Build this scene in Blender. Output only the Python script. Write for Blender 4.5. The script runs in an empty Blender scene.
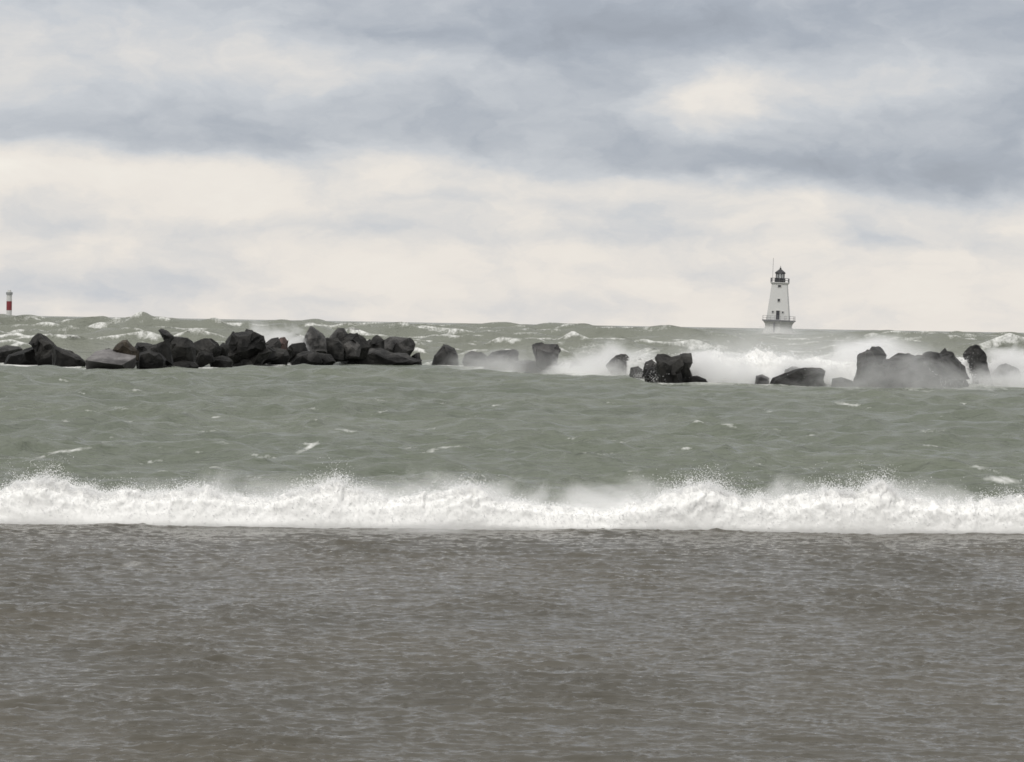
import bpy, bmesh, math, random
import numpy as np
from mathutils import Vector, Matrix, noise as mnoise

C = bpy.context.scene.collection
sc = bpy.context.scene
R = math.radians

# ------------------------------------------------------------------ camera
W, H = 1024, 762
F = 2904.0                       # focal length in pixels (20 degree view)
HZ = 323.6                       # horizon row at the middle of the picture
ROLL = 0.0170
CAMZ = 2.2
pitch = -math.atan((H / 2 - HZ) / F)
fwd = Vector((0, math.cos(pitch), math.sin(pitch)))
r0 = Vector((1, 0, 0))
u0 = r0.cross(fwd)
RGT = (r0 * math.cos(ROLL) + u0 * math.sin(ROLL)).normalized()
UP = (u0 * math.cos(ROLL) - r0 * math.sin(ROLL)).normalized()
cd = bpy.data.cameras.new('camera')
cam = bpy.data.objects.new('camera', cd)
C.objects.link(cam)
cd.sensor_width = 36
cd.lens = 36 * F / W
cd.clip_start = 0.1
cd.clip_end = 60000
m = Matrix.Identity(4)
for i in range(3):
    m[i][0] = RGT[i]; m[i][1] = UP[i]; m[i][2] = -fwd[i]
m[0][3], m[1][3], m[2][3] = 0, 0, CAMZ
cam.matrix_world = m
sc.camera = cam

def ray(px, py):
    return (fwd * F + RGT * (px - W / 2) + UP * (H / 2 - py))

def P(px, py, D):
    """point at forward distance D (world y) seen at pixel px, py"""
    d = ray(px, py)
    return Vector((0, 0, CAMZ)) + d * (D / d.y)

def ground(px, py, z=0.0):
    d = ray(px, py)
    return Vector((0, 0, CAMZ)) + d * ((z - CAMZ) / d.z)

def direction(px, py):
    d = ray(px, py).normalized()
    return math.atan2(d.x, d.y), math.asin(d.z)

# ------------------------------------------------------------------ render settings
sc.render.engine = 'CYCLES'
sc.view_settings.view_transform = 'Standard'
sc.view_settings.look = 'None'
sc.view_settings.exposure = 0.0
sc.view_settings.gamma = 1.0
cy = sc.cycles
cy.max_bounces = 8
cy.diffuse_bounces = 8
cy.glossy_bounces = 3
cy.transmission_bounces = 3
cy.volume_bounces = 6
cy.transparent_max_bounces = 16
cy.volume_step_rate = 1.0
cy.volume_max_steps = 256
cy.use_denoising = True
cy.filter_width = 1.65            # a soft phone lens at full zoom

# ------------------------------------------------------------------ world: overcast cloud sky
class NT:
    """small helper for writing node graphs"""
    def __init__(s, tree):
        s.t = tree; s.n = tree.nodes; s.l = tree.links
    def set(s, sock, v):
        if isinstance(v, bpy.types.NodeSocket): s.l.new(v, sock)
        elif v is not None: sock.default_value = v
    def math(s, op, a, b=None, c=None, clamp=False):
        n = s.n.new('ShaderNodeMath'); n.operation = op; n.use_clamp = clamp
        s.set(n.inputs[0], a); s.set(n.inputs[1], b); s.set(n.inputs[2], c)
        return n.outputs[0]
    def vmath(s, op, a, b=None, out=0):
        n = s.n.new('ShaderNodeVectorMath'); n.operation = op
        s.set(n.inputs[0], a); s.set(n.inputs[1], b)
        return n.outputs[out]
    def comb(s, x, y, z=0.0):
        n = s.n.new('ShaderNodeCombineXYZ')
        s.set(n.inputs[0], x); s.set(n.inputs[1], y); s.set(n.inputs[2], z)
        return n.outputs[0]
    def sep(s, v):
        n = s.n.new('ShaderNodeSeparateXYZ'); s.set(n.inputs[0], v)
        return n.outputs
    def noise(s, v, scale, detail=4, rough=0.55, dist=0.0, out=0):
        n = s.n.new('ShaderNodeTexNoise')
        s.set(n.inputs['Vector'], v); n.inputs['Scale'].default_value = scale
        n.inputs['Detail'].default_value = detail; n.inputs['Roughness'].default_value = rough
        n.inputs['Distortion'].default_value = dist
        return n.outputs[out]
    def ramp(s, f, stops, interp='LINEAR'):
        n = s.n.new('ShaderNodeValToRGB'); n.color_ramp.interpolation = interp
        e = n.color_ramp.elements
        while len(e) < len(stops): e.new(0.5)
        for k, (p, c) in enumerate(stops):
            e[k].position = p; e[k].color = tuple(c) + (1,) if len(c) == 3 else c
        s.set(n.inputs[0], f)
        return n.outputs[0]
    def maprange(s, v, a, b, c, d, smooth=False):
        n = s.n.new('ShaderNodeMapRange'); n.clamp = True
        if smooth: n.interpolation_type = 'SMOOTHSTEP'
        s.set(n.inputs[0], v)
        for k, x in enumerate((a, b, c, d)): n.inputs[k + 1].default_value = x
        return n.outputs[0]
    def mix(s, f, a, b, blend='MIX'):
        n = s.n.new('ShaderNodeMix'); n.data_type = 'RGBA'; n.blend_type = blend
        s.set(n.inputs[0], f); s.set(n.inputs[6], a); s.set(n.inputs[7], b)
        return n.outputs[2]

def lin(r, g, b):
    f = lambda c: (c / 12.92 if c <= 0.04045 else ((c + 0.055) / 1.055) ** 2.4)
    return (f(r / 255), f(g / 255), f(b / 255))

SUN_EL, SUN_AZ = R(50), R(-146)          # azimuth measured from +y towards +x: behind the clouds, over the left shoulder
world = bpy.data.worlds.new('World')
sc.world = world
world.use_nodes = True
nt = NT(world.node_tree)
nt.n.clear()
out = nt.n.new('ShaderNodeOutputWorld')
bg = nt.n.new('ShaderNodeBackground')
nt.l.new(bg.outputs[0], out.inputs[0])
bg.inputs[1].default_value = 0.1
sky = nt.n.new('ShaderNodeTexSky')
sky.sky_type = 'NISHITA'
sky.sun_disc = False
sky.sun_elevation = SUN_EL
sky.sun_rotation = SUN_AZ
tc = nt.n.new('ShaderNodeTexCoord')
dx, dy, dz = nt.sep(tc.outputs['Generated'])
az = nt.math('ARCTAN2', dx, dy)
el = nt.math('ARCSINE', dz)
p0 = nt.comb(nt.math('MULTIPLY', az, 1.0), nt.math('MULTIPLY', el, 2.2))
warp = nt.vmath('SUBTRACT', nt.noise(p0, 13.0, 6, 0.6, out=1), (0.5, 0.5, 0.5))
warp = nt.vmath('MULTIPLY', warp, (0.085, 0.026, 0.0))
ae = nt.vmath('ADD', nt.comb(az, el), warp)
aes = nt.sep(ae)
# base brightness by elevation: pale low band, greyer deck above it, dimmer overhead before back lifts it
b = nt.ramp(nt.math('DIVIDE', aes[1], 1.6, clamp=True),
            [(0.0, (0.73,) * 3), (0.018, (0.73,) * 3), (0.029, (0.68,) * 3), (0.037, (0.47,) * 3), (0.08, (0.45,) * 3), (0.2, (0.42,) * 3), (0.5, (0.45,) * 3), (1.0, (0.50,) * 3)])
total = b
# the cloud masses: centre (as seen), half sizes in pixels of the telephoto view, strength
clouds = [
    (90, 45, 210, 45, 0.20), (370, 60, 120, 22, 0.14), (50, 168, 170, 22, 0.22), (260, 120, 200, 26, -0.06),
    (205, 150, 90, 14, -0.10), (760, 88, 120, 30, 0.25), (700, 100, 60, 22, 0.10), (870, 80, 70, 22, 0.08),
    (560, 45, 170, 35, -0.12), (850, 20, 260, 24, -0.12), (600, 150, 140, 22, -0.06), (980, 120, 90, 34, -0.12), (960, 185, 130, 22, -0.24),
    (770, 165, 130, 18, -0.16), (420, 160, 120, 18, 0.12), (520, 185, 150, 14, 0.08), (60, 285, 190, 26, -0.13), (820, 205, 80, 10, 0.08),
    (900, 300, 240, 26, 0.03), (440, 265, 260, 30, 0.03), (640, 215, 120, 12, -0.05), (830, 238, 150, 9, -0.11), (460, 200, 60, 8, -0.09), (560, 238, 130, 8, -0.08), (300, 232, 170, 9, -0.07), (130, 225, 120, 8, -0.07), (700, 268, 160, 8, -0.06), (380, 300, 200, 8, -0.05), (560, 20, 150, 25, -0.05)]
for (cx, cyy, sx, sy, a) in clouds:
    ca, ce = direction(cx, cyy)
    d = nt.vmath('MULTIPLY', nt.vmath('SUBTRACT', ae, (ca, ce, 0)), (F / sx, F / sy, 0))
    q = nt.vmath('DOT_PRODUCT', d, d, out=1)
    g = nt.math('EXPONENT', nt.math('MULTIPLY', q, -0.8))
    total = nt.math('MULTIPLY_ADD', g, a, total)
p1 = nt.comb(nt.math('MULTIPLY', aes[0], 1.0), nt.math('MULTIPLY', aes[1], 1.9))
n1 = nt.noise(p1, 24.0, 7, 0.55)
total = nt.math('MULTIPLY_ADD', nt.math('SUBTRACT', n1, 0.5), 0.56, total)
n2 = nt.noise(p1, 85.0, 5, 0.6)
total = nt.math('MULTIPLY_ADD', nt.math('SUBTRACT', n2, 0.5), 0.06, total)
cloud = nt.ramp(total, [(0.0, lin(132, 137, 147)), (0.35, lin(170, 176, 186)), (0.55, lin(202, 205, 210)), (0.76, lin(236, 230, 223)), (1.0, lin(248, 243, 234))])
back = nt.math('ADD', nt.maprange(dy, 0.35, -0.6, 1.0, 1.30, True), nt.maprange(dz, 0.40, 0.95, 0.0, 1.0, True))  # brightness added to the unseen sky behind and overhead, to light the foam
below = nt.maprange(el, -0.02, -0.001, 0.0, 1.0)
hsv = nt.n.new('ShaderNodeHueSaturation'); hsv.inputs['Saturation'].default_value = 0.0
nt.l.new(cloud, hsv.inputs['Color'])
grey = nt.mix(1.0, hsv.outputs[0], (1.02, 1.0, 0.96, 1), 'MULTIPLY')
cloud = nt.mix(nt.math('MULTIPLY', nt.maprange(el, 0.115, 0.18, 0.0, 1.0, True), 0.85), cloud, grey)
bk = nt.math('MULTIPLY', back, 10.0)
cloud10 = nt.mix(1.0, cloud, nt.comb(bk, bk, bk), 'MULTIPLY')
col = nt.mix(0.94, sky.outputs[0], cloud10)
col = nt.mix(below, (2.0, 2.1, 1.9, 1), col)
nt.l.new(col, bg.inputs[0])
world.cycles.sampling_method = 'MANUAL'
world.cycles.sample_map_resolution = 512

sd = bpy.data.lights.new('sun', 'SUN')
sd.energy = 1.5
sd.angle = R(25)
sd.color = (1.0, 0.97, 0.92)
so = bpy.data.objects.new('sun', sd)
C.objects.link(so)
sdir = Vector((math.cos(SUN_EL) * math.sin(SUN_AZ), math.cos(SUN_EL) * math.cos(SUN_AZ), math.sin(SUN_EL)))
so.rotation_euler = sdir.to_track_quat('Z', 'Y').to_euler()
so.location = (0, 0, 50)

# ------------------------------------------------------------------ helpers
def tag(o, label=None, cat=None, group=None, kind=None):
    if label: o['label'] = label
    if cat: o['category'] = cat
    if group: o['group'] = group
    if kind: o['kind'] = kind
    return o

def empty(name, loc, rz=0.0):
    o = bpy.data.objects.new(name, None)
    C.objects.link(o)
    o.location = loc
    o.rotation_euler = (0, 0, rz)
    o.empty_display_size = 0.5
    return o

def link(name, bm, mat, parent=None, smooth=False):
    me = bpy.data.meshes.new(name)
    bmesh.ops.recalc_face_normals(bm, faces=bm.faces)
    bm.to_mesh(me); bm.free()
    me.materials.append(mat)
    if smooth:
        for p in me.polygons: p.use_smooth = True
    o = bpy.data.objects.new(name, me)
    C.objects.link(o)
    if parent: o.parent = parent
    return o

def np_mesh(name, co, quads, mat, smooth=True, tris=None):
    me = bpy.data.meshes.new(name)
    n = len(co)
    me.vertices.add(n)
    me.vertices.foreach_set('co', np.ascontiguousarray(co, dtype=np.float32).ravel())
    faces = quads if tris is None else tris
    k = faces.shape[1]
    nf = len(faces)
    me.loops.add(nf * k)
    me.loops.foreach_set('vertex_index', np.ascontiguousarray(faces, dtype=np.int32).ravel())
    me.polygons.add(nf)
    me.polygons.foreach_set('loop_start', np.arange(0, nf * k, k, dtype=np.int32))
    me.update(calc_edges=True)
    me.polygons.foreach_set('use_smooth', np.full(nf, smooth, dtype=bool))
    me.materials.append(mat)
    o = bpy.data.objects.new(name, me)
    C.objects.link(o)
    return o

def grid_quads(nr, nc):
    i = np.arange(nr * nc, dtype=np.int32).reshape(nr, nc)
    return np.stack([i[:-1, :-1], i[:-1, 1:], i[1:, 1:], i[1:, :-1]], -1).reshape(-1, 4)

def add_attr(o, name, v):
    a = o.data.attributes.new(name, 'FLOAT', 'POINT')
    a.data.foreach_set('value', np.ascontiguousarray(v, dtype=np.float32).ravel())

_rs = np.random.RandomState(7)
_perm = np.concatenate([_rs.permutation(256)] * 2)
_g = _rs.normal(size=(256, 3)); _g /= np.linalg.norm(_g, axis=1)[:, None]
def pn(x, y, z):
    """gradient noise on arrays, about -1..1"""
    x, y, z = np.broadcast_arrays(np.asarray(x, float), np.asarray(y, float), np.asarray(z, float))
    xi = np.floor(x); yi = np.floor(y); zi = np.floor(z)
    fx, fy, fz = x - xi, y - yi, z - zi
    xi = xi.astype(int) & 255; yi = yi.astype(int) & 255; zi = zi.astype(int) & 255
    u = fx ** 3 * (fx * (fx * 6 - 15) + 10); v = fy ** 3 * (fy * (fy * 6 - 15) + 10); w = fz ** 3 * (fz * (fz * 6 - 15) + 10)
    res = 0
    for a in (0, 1):
        wa = u if a else 1 - u
        for b_ in (0, 1):
            wb = v if b_ else 1 - v
            for c in (0, 1):
                wc = w if c else 1 - w
                h = _perm[_perm[_perm[(xi + a) & 255] + ((yi + b_) & 255)] + ((zi + c) & 255)]
                gr = _g[h]
                res = res + wa * wb * wc * (gr[..., 0] * (fx - a) + gr[..., 1] * (fy - b_) + gr[..., 2] * (fz - c))
    return res * 1.5

def fbm(x, y, z, o=4, bil=False):
    t = 0; a = 1.0; f = 1.0
    for k in range(o):
        n = pn(x * f + 17.3 * k, y * f + 5.1 * k, z * f - 9.7 * k)
        t = t + a * (np.abs(n) if bil else n)
        a *= 0.5; f *= 2.03
    return t

def smooth01(x):
    x = np.clip(x, 0, 1)
    return x * x * (3 - 2 * x)

def new_mat(name):
    mt = bpy.data.materials.new(name)
    mt.use_nodes = True
    t = NT(mt.node_tree)
    bs = t.n.get('Principled BSDF')
    return mt, t, bs

# ------------------------------------------------------------------ materials
def water_material(name, body, body2, rough, bump_scales, foam_white=True, spec=0.5, patch=0.12):
    mt, t, bs = new_mat(name)
    geo = t.n.new('ShaderNodeNewGeometry')
    pos = geo.outputs['Position']
    n_big = t.noise(pos, patch, 4, 0.6)
    colr = t.mix(t.maprange(n_big, 0.35, 0.65, 0, 1, True), body + (1,), body2 + (1,))
    si = t.n.new('ShaderNodeAttribute'); si.attribute_name = 'silt'
    colr = t.mix(t.math('MULTIPLY', si.outputs['Fac'], 0.75), colr, (0.196, 0.203, 0.172, 1))
    at = t.n.new('ShaderNodeAttribute'); at.attribute_name = 'foam'
    fo = at.outputs['Fac']
    n_f = t.noise(t.vmath('MULTIPLY', pos, (1.0, 0.35, 1.0)), 7.0, 5, 0.65)
    n_c = t.noise(t.vmath('MULTIPLY', pos, (1.0, 0.4, 1.0)), 1.1, 3, 0.6)
    nn = t.math('MULTIPLY_ADD', n_f, 0.55, t.math('MULTIPLY', n_c, 0.45))
    n_g = t.noise(t.vmath('MULTIPLY', pos, (1.0, 0.22, 1.0)), 2.6, 5, 0.7, 0.8)
    nn = t.math('MULTIPLY_ADD', n_g, 0.8, t.math('MULTIPLY', nn, 0.6))
    lim = t.math('MULTIPLY_ADD', fo, 0.75, nn)
    fac = t.maprange(lim, 0.96, 1.36, 0.0, 0.88, True)
    c2 = t.mix(fac, colr, (0.80, 0.80, 0.78, 1))
    t.l.new(c2, bs.inputs['Base Color'])
    rr = t.math('MULTIPLY_ADD', fac, 0.6, rough, clamp=True)
    t.l.new(rr, bs.inputs['Roughness'])
    bs.inputs['IOR'].default_value = 1.333
    bs.inputs['Specular IOR Level'].default_value = spec
    last = None
    for (s, amp, st) in bump_scales:
        nv = t.noise(t.vmath('MULTIPLY', pos, st), s, 3, 0.6)
        bp = t.n.new('ShaderNodeBump'); bp.inputs['Strength'].default_value = 1.0; bp.inputs['Distance'].default_value = amp
        t.l.new(nv, bp.inputs['Height'])
        if last is not None: t.l.new(last, bp.inputs['Normal'])
        last = bp.outputs[0]
    t.l.new(last, bs.inputs['Normal'])
    return mt

M_lake = water_material('lake_water', (0.115, 0.130, 0.101), (0.137, 0.152, 0.117), 0.25,
                        [(0.9, 0.34, (0.5, 1.0, 1.0)), (3.2, 0.13, (0.5, 1.0, 1.0)), (10.0, 0.035, (0.55, 1, 1))], spec=0.35, patch=0.06)
M_shallow = water_material('shallow_water', (0.082, 0.074, 0.058), (0.070, 0.065, 0.053), 0.12,
                           [(12.0, 0.011, (0.35, 1.0, 1.0)), (40.0, 0.003, (0.45, 1.0, 1.0))], spec=0.36, patch=0.22)

def rock_material(name, a, b_, rough=0.5, wet=0.30):
    mt, t, bs = new_mat(name)
    geo = t.n.new('ShaderNodeNewGeometry')
    pos = geo.outputs['Position']
    oi = t.n.new('ShaderNodeObjectInfo')
    n1 = t.noise(pos, 1.3, 6, 0.65)
    n2 = t.noise(pos, 9.0, 5, 0.7)
    c = t.mix(t.maprange(n1, 0.35, 0.68, 0, 1, True), a + (1,), b_ + (1,))
    k = t.math('MULTIPLY_ADD', n2, 0.9, 0.55)
    k = t.math('MULTIPLY', k, t.math('MULTIPLY_ADD', oi.outputs['Random'], 1.1, 0.55))
    # foot darkened to a ragged line: wave-soaked stone plus painted shade on the fronts
    hgt = t.math('MULTIPLY_ADD', t.math('SUBTRACT', n1, 0.5), 0.5, t.sep(pos)[2])
    k = t.math('MULTIPLY', k, t.maprange(hgt, wet, wet + 0.32, 0.36, 1.0, True))
    c = t.mix(1.0, c, t.comb(k, k, k), 'MULTIPLY')
    t.l.new(c, bs.inputs['Base Color'])
    bs.inputs['Roughness'].default_value = rough
    bs.inputs['Specular IOR Level'].default_value = 0.15
    bp = t.n.new('ShaderNodeBump'); bp.inputs['Strength'].default_value = 0.6; bp.inputs['Distance'].default_value = 0.10
    t.l.new(t.noise(pos, 4.0, 6, 0.7), bp.inputs['Height'])
    t.l.new(bp.outputs[0], bs.inputs['Normal'])
    return mt

M_rock = {
    'dark': rock_material('wet_dark_rock', (0.006, 0.006, 0.006), (0.026, 0.025, 0.023)),
    'grey': rock_material('grey_rock', (0.020, 0.020, 0.020), (0.074, 0.071, 0.068)),
    'brown': rock_material('brown_rock', (0.022, 0.018, 0.014), (0.056, 0.046, 0.033)),
    'red': rock_material('reddish_rock', (0.040, 0.028, 0.025), (0.100, 0.068, 0.060)),
    'pale': rock_material('pale_slab_rock', (0.125, 0.119, 0.120), (0.200, 0.191, 0.189), 0.6, 0.28),
}

def plain(name, col, rough=0.5, var=0.15, scale=3.0, metal=0.0, stain=None):
    mt, t, bs = new_mat(name)
    tcn = t.n.new('ShaderNodeTexCoord')
    n1 = t.noise(tcn.outputs['Object'], scale, 5, 0.6)
    k = t.math('MULTIPLY_ADD', t.math('SUBTRACT', n1, 0.5), var * 2, 1.0)
    c = t.mix(1.0, col + (1,), t.comb(k, k, k), 'MULTIPLY')
    if stain:
        ns = t.noise(t.vmath('MULTIPLY', tcn.outputs['Object'], (2.2, 2.2, 0.25)), 1.4, 5, 0.65)
        c = t.mix(t.maprange(ns, 0.52, 0.72, 0, 0.6, True), c, stain + (1,))
    t.l.new(c, bs.inputs['Base Color'])
    bs.inputs['Roughness'].default_value = rough
    bs.inputs['Metallic'].default_value = metal
    return mt

M_white = plain('weathered_white_paint', (0.56, 0.56, 0.55), 0.45, 0.05, 0.8, stain=(0.60, 0.57, 0.52))
M_conc = plain('stained_shaded_concrete', (0.46, 0.46, 0.445), 0.7, 0.2, 0.8, stain=(0.15, 0.147, 0.145))  # dark stain streaks also paint in the shading of the lighthouse base
M_black = plain('black_paint', (0.016, 0.016, 0.018), 0.35, 0.1)
M_grey = plain('grey_steel', (0.16, 0.16, 0.17), 0.45, 0.1)
M_lgrey = plain('weathered_grey_steel', (0.26, 0.27, 0.27), 0.5, 0.1)
M_dark = plain('dark_opening', (0.03, 0.03, 0.035), 0.3, 0.1)
M_red = plain('red_paint', (0.20, 0.030, 0.034), 0.45, 0.12, 1.0)
M_sand = plain('wet_sand', (0.22, 0.19, 0.15), 0.7, 0.15, 0.7)
mt, t, bs = new_mat('lantern_glass')
bs.inputs['Base Color'].default_value = (0.55, 0.57, 0.58, 1); bs.inputs['Roughness'].default_value = 0.08
bs.inputs['Transmission Weight'].default_value = 0.55; bs.inputs['IOR'].default_value = 1.45
M_glass = mt

mt, t, bs = new_mat('surf_foam_white')
geo = t.n.new('ShaderNodeNewGeometry')
nf = t.noise(geo.outputs['Position'], 14.0, 6, 0.7)
t.l.new(t.ramp(nf, [(0.3, (0.88, 0.88, 0.86)), (0.6, (0.95, 0.945, 0.93))]), bs.inputs['Base Color'])
bs.inputs['Roughness'].default_value = 0.9
bs.inputs['Specular IOR Level'].default_value = 0.1
bp = t.n.new('ShaderNodeBump'); bp.inputs['Strength'].default_value = 0.25; bp.inputs['Distance'].default_value = 0.03
t.l.new(t.noise(geo.outputs['Position'], 30.0, 5, 0.7), bp.inputs['Height'])
t.l.new(bp.outputs[0], bs.inputs['Normal'])
sub = t.n.new('ShaderNodeBsdfTranslucent'); sub.inputs['Color'].default_value = (0.95, 0.95, 0.93, 1)
mx = t.n.new('ShaderNodeMixShader'); mx.inputs[0].default_value = 0.10
t.l.new(bs.outputs[0], mx.inputs[1]); t.l.new(sub.outputs[0], mx.inputs[2])
t.l.new(mx.outputs[0], t.n.get('Material Output').inputs['Surface'])
M_foam = mt

mt, t, bs = new_mat('spray_drops')
ou = t.n.get('Material Output'); t.n.remove(bs)
df = t.n.new('ShaderNodeBsdfDiffuse'); tr = t.n.new('ShaderNodeBsdfTranslucent'); mx = t.n.new('ShaderNodeMixShader')
nn = t.noise(t.n.new('ShaderNodeNewGeometry').outputs['Position'], 5.0, 3)
cc = t.ramp(nn, [(0.3, (0.90, 0.90, 0.90)), (0.7, (0.96, 0.96, 0.96))])
for n_ in (df, tr): t.l.new(cc, n_.inputs['Color'])
mx.inputs[0].default_value = 0.5
t.l.new(df.outputs[0], mx.inputs[1]); t.l.new(tr.outputs[0], mx.inputs[2]); t.l.new(mx.outputs[0], ou.inputs['Surface'])
M_drop = mt

# ------------------------------------------------------------------ breakwater line on the water
BASE = [(-120, 364), (0, 364), (90, 369), (130, 371), (200, 368), (300, 366), (420, 365), (460, 367), (510, 372), (620, 376), (660, 384), (760, 385), (900, 389), (980, 387), (1100, 386)]
def base_row(px):
    return float(np.interp(px, [b_[0] for b_ in BASE], [b_[1] for b_ in BASE]))
_bl = [ground(px, base_row(px)) for px in range(-120, 1101, 10)]
_bx = np.array([v.x for v in _bl]); _by = np.array([v.y for v in _bl])
def bw_y(x):
    """forward distance of the front foot of the breakwater at world x"""
    return np.interp(x, _bx, _by)

# ------------------------------------------------------------------ lake
def gerstner(X, Y, sx, sy, comps):
    dX = np.zeros_like(X); dY = np.zeros_like(X); dZ = np.zeros_like(X); J = np.zeros_like(X)
    for (L, A, th, ph, Q) in comps:
        k = 2 * math.pi / L
        kx, ky = k * math.sin(th), -k * math.cos(th)
        att = smooth01((L / np.maximum(sy, sx) - 2.0) / 2.5)
        ok = np.where(att > 0.001)[0]
        if len(ok) == 0: continue
        r1 = ok.max() + 1
        p = kx * X[:r1] + ky * Y[:r1] + ph
        s, c = np.sin(p), np.cos(p)
        a = (A * att[:r1])[:, None]
        dZ[:r1] += a * s
        dX[:r1] += Q * a * c * (kx / k)
        dY[:r1] += Q * a * c * (ky / k)
        J[:r1] += Q * a * k * s
    return dX, dY, dZ, J

def comps(seed, n, L0, L1, std, spread, power, Q):
    rs = np.random.RandomState(seed)
    L = np.exp(np.linspace(math.log(L0), math.log(L1), n)) * rs.uniform(0.93, 1.07, n)
    A = L ** power * rs.uniform(0.6, 1.4, n)
    A *= std / math.sqrt(0.5 * (A ** 2).sum())
    th = rs.normal(0, spread, n)
    ph = rs.uniform(0, 2 * math.pi, n)
    return [(L[i], A[i], th[i], ph[i], Q) for i in range(n)]

d = 32.35
rows = []
while d < 1500:
    rows.append(d); d *= 1.0027
while d < 14000:
    rows.append(d); d *= 1.03
rows = np.array(rows)
NC = 640
u = np.linspace(-1, 1, NC)
hw = 0.19 * rows * 1.3 + 4.0
Y0 = np.repeat(rows[:, None], NC, 1)
X0 = hw[:, None] * u[None, :]
sy = np.gradient(rows); sx = 2 * hw / NC
outside = smooth01((Y0 - bw_y(X0) - 1.5) / 14.0)
sets = (1.0 + 0.6 * fbm(X0 / 45.0, Y0 / 130.0, 7.7, 3)) * (1 - 0.6 * np.exp(-((X0 / Y0 - 0.092) / 0.022) ** 2))
def ridge(lx, ly, z, p):
    return (1 - np.abs(np.clip(pn((X0 + 0.25 * Y0 * 0.1) / lx, Y0 / ly, z), -1, 1))) ** p
chop = 0.085 * ridge(1.3, 0.62, 1.0, 4) + 0.048 * ridge(0.6, 0.34, 7.0, 4) * smooth01((95 - Y0) / 50)
chop *= np.clip(0.45 + fbm(X0 / 6.0, Y0 / 14.0, 21.0, 3), 0.05, 1.3) * smooth01((230 - Y0) / 120)
gust = 0.75 + 0.5 * np.clip(fbm(X0 / 30, Y0 / 60, 3.3, 3) + 0.3, 0, 1)
ox, oy, oz, oJ = gerstner(X0, Y0, sx, sy, comps(3, 56, 36, 1.8, 0.62, 0.60, 0.60, 0.85))
ix, iy, iz, iJ = gerstner(X0, Y0, sx, sy, comps(5, 66, 8.0, 0.25, 0.104, 0.62, 0.68, 0.9))
near = smooth01((Y0 - 32.3) / 4.0)
calm = 1 - 0.65 * np.exp(-((Y0 - bw_y(X0)) / 14.0) ** 2)
a_in = gust * (0.45 + 0.55 * near) * calm
X = X0 + outside * ox + a_in * ix
Y = Y0 + outside * oy * np.minimum(1, 1) + a_in * iy * near
Z = outside * (sets * oz + 0.10) + a_in * iz + chop * np.minimum(1, a_in) - 0.02 * (1 - near)
# foam on the water: breaking crests outside, a few whitecaps in the harbour, wash along the rocks
tears = fbm(X0 / 5.0, Y0 / 9.0, 1.7, 3)
qs = np.quantile(oJ[outside > 0.9], [0.88, 0.99])
foam = outside * smooth01((oJ - qs[0]) / (qs[1] - qs[0])) * smooth01((tears + 0.45) / 0.5) * 0.66
foam = np.maximum(foam, outside * 0.40 * smooth01((fbm(X0 / 14.0, Y0 / 5.0, 41.0, 4) - 0.22) / 0.4))
foam = np.maximum(foam, outside * 0.30 * smooth01((oJ + iJ - 0.25) / 0.6))
vv = np.stack([X, Y, Z - CAMZ], -1)
dep = vv @ np.array(fwd); spx = W / 2 + F * (vv @ np.array(RGT)) / dep; spy = H / 2 - F * (vv @ np.array(UP)) / dep   # bearing of each bit of water from the beach
del vv, dep
qi = np.quantile(iJ[outside < 0.1], [0.965, 0.998])
foam = np.maximum(foam, (1 - outside) * 0.62 * smooth01((iJ - qi[0]) / (qi[1] - qi[0])) * smooth01((fbm(X0 / 3.0, Y0 / 8.0, 12.0, 3) - 0.15) / 0.4))
caps = [(323, 408, 26, 1.7, 0.0), (442, 449, 26, 2.0, -0.10), (62, 452, 46, 2.2, -0.22), (198, 451, 9, 2.0, 0), (258, 455, 13, 2.4, 0), (308, 447, 18, 3, -0.5),
        (848, 404, 20, 2.4, 0.22), (1000, 480, 30, 5.0, 0.25), (985, 470, 22, 3.0, 0.2), (62, 381, 11, 1.6, 0), (346, 430, 18, 1.5, 0.05), (560, 437, 26, 1.5, 0.05), (690, 447, 14, 1.8, 0.1), (150, 463, 18, 2, 0.05),
        (600, 455, 16, 1.5, 0.0), (770, 430, 16, 1.2, 0.0), (470, 415, 12, 1.2, 0), (120, 408, 10, 1.2, 0), (930, 430, 20, 1.4, 0.1)]
rc = np.random.RandomState(15)
caps += [(rc.uniform(0, 1024), 384 + 96 * rc.rand() ** 0.8, rc.uniform(5, 17), rc.uniform(0.9, 1.5), rc.normal(0, 0.08)) for _ in range(46)]
for k, (px, py, a, b_, sl) in enumerate(caps):
    q = np.nonzero((np.abs(spx - px) < 3 * a) & (np.abs(spy - py) < 14 + a * abs(sl) * 3))
    s_ = spx[q] - px
    c_ = spy[q] - py - s_ * sl + 1.2 * np.sin(s_ / 9.0 + k) + 1.6 * fbm(X0[q] / 0.25, Y0[q] / 0.8, 3.0 * k, 3)
    foam[q] = np.maximum(foam[q], (0.70 if k < 13 else 0.60) * np.exp(-(s_ / a) ** 2 - (c_ / b_) ** 2))
off = Y0 - bw_y(X0)
pxl = X0 / np.maximum(Y0, 1) * F + W / 2
wash = np.interp(pxl, [-200, 0, 85, 140, 200, 300, 420, 470, 540, 600, 660, 700, 760, 850, 930, 1000, 1200], [4, 4, 4, 2.5, 4, 3, 3, 6, 8, 7, 4, 3, 3, 3, 6, 8, 8])
wn = fbm(X0 / 2.2, Y0 / 5.0, 8.8, 3)
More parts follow.
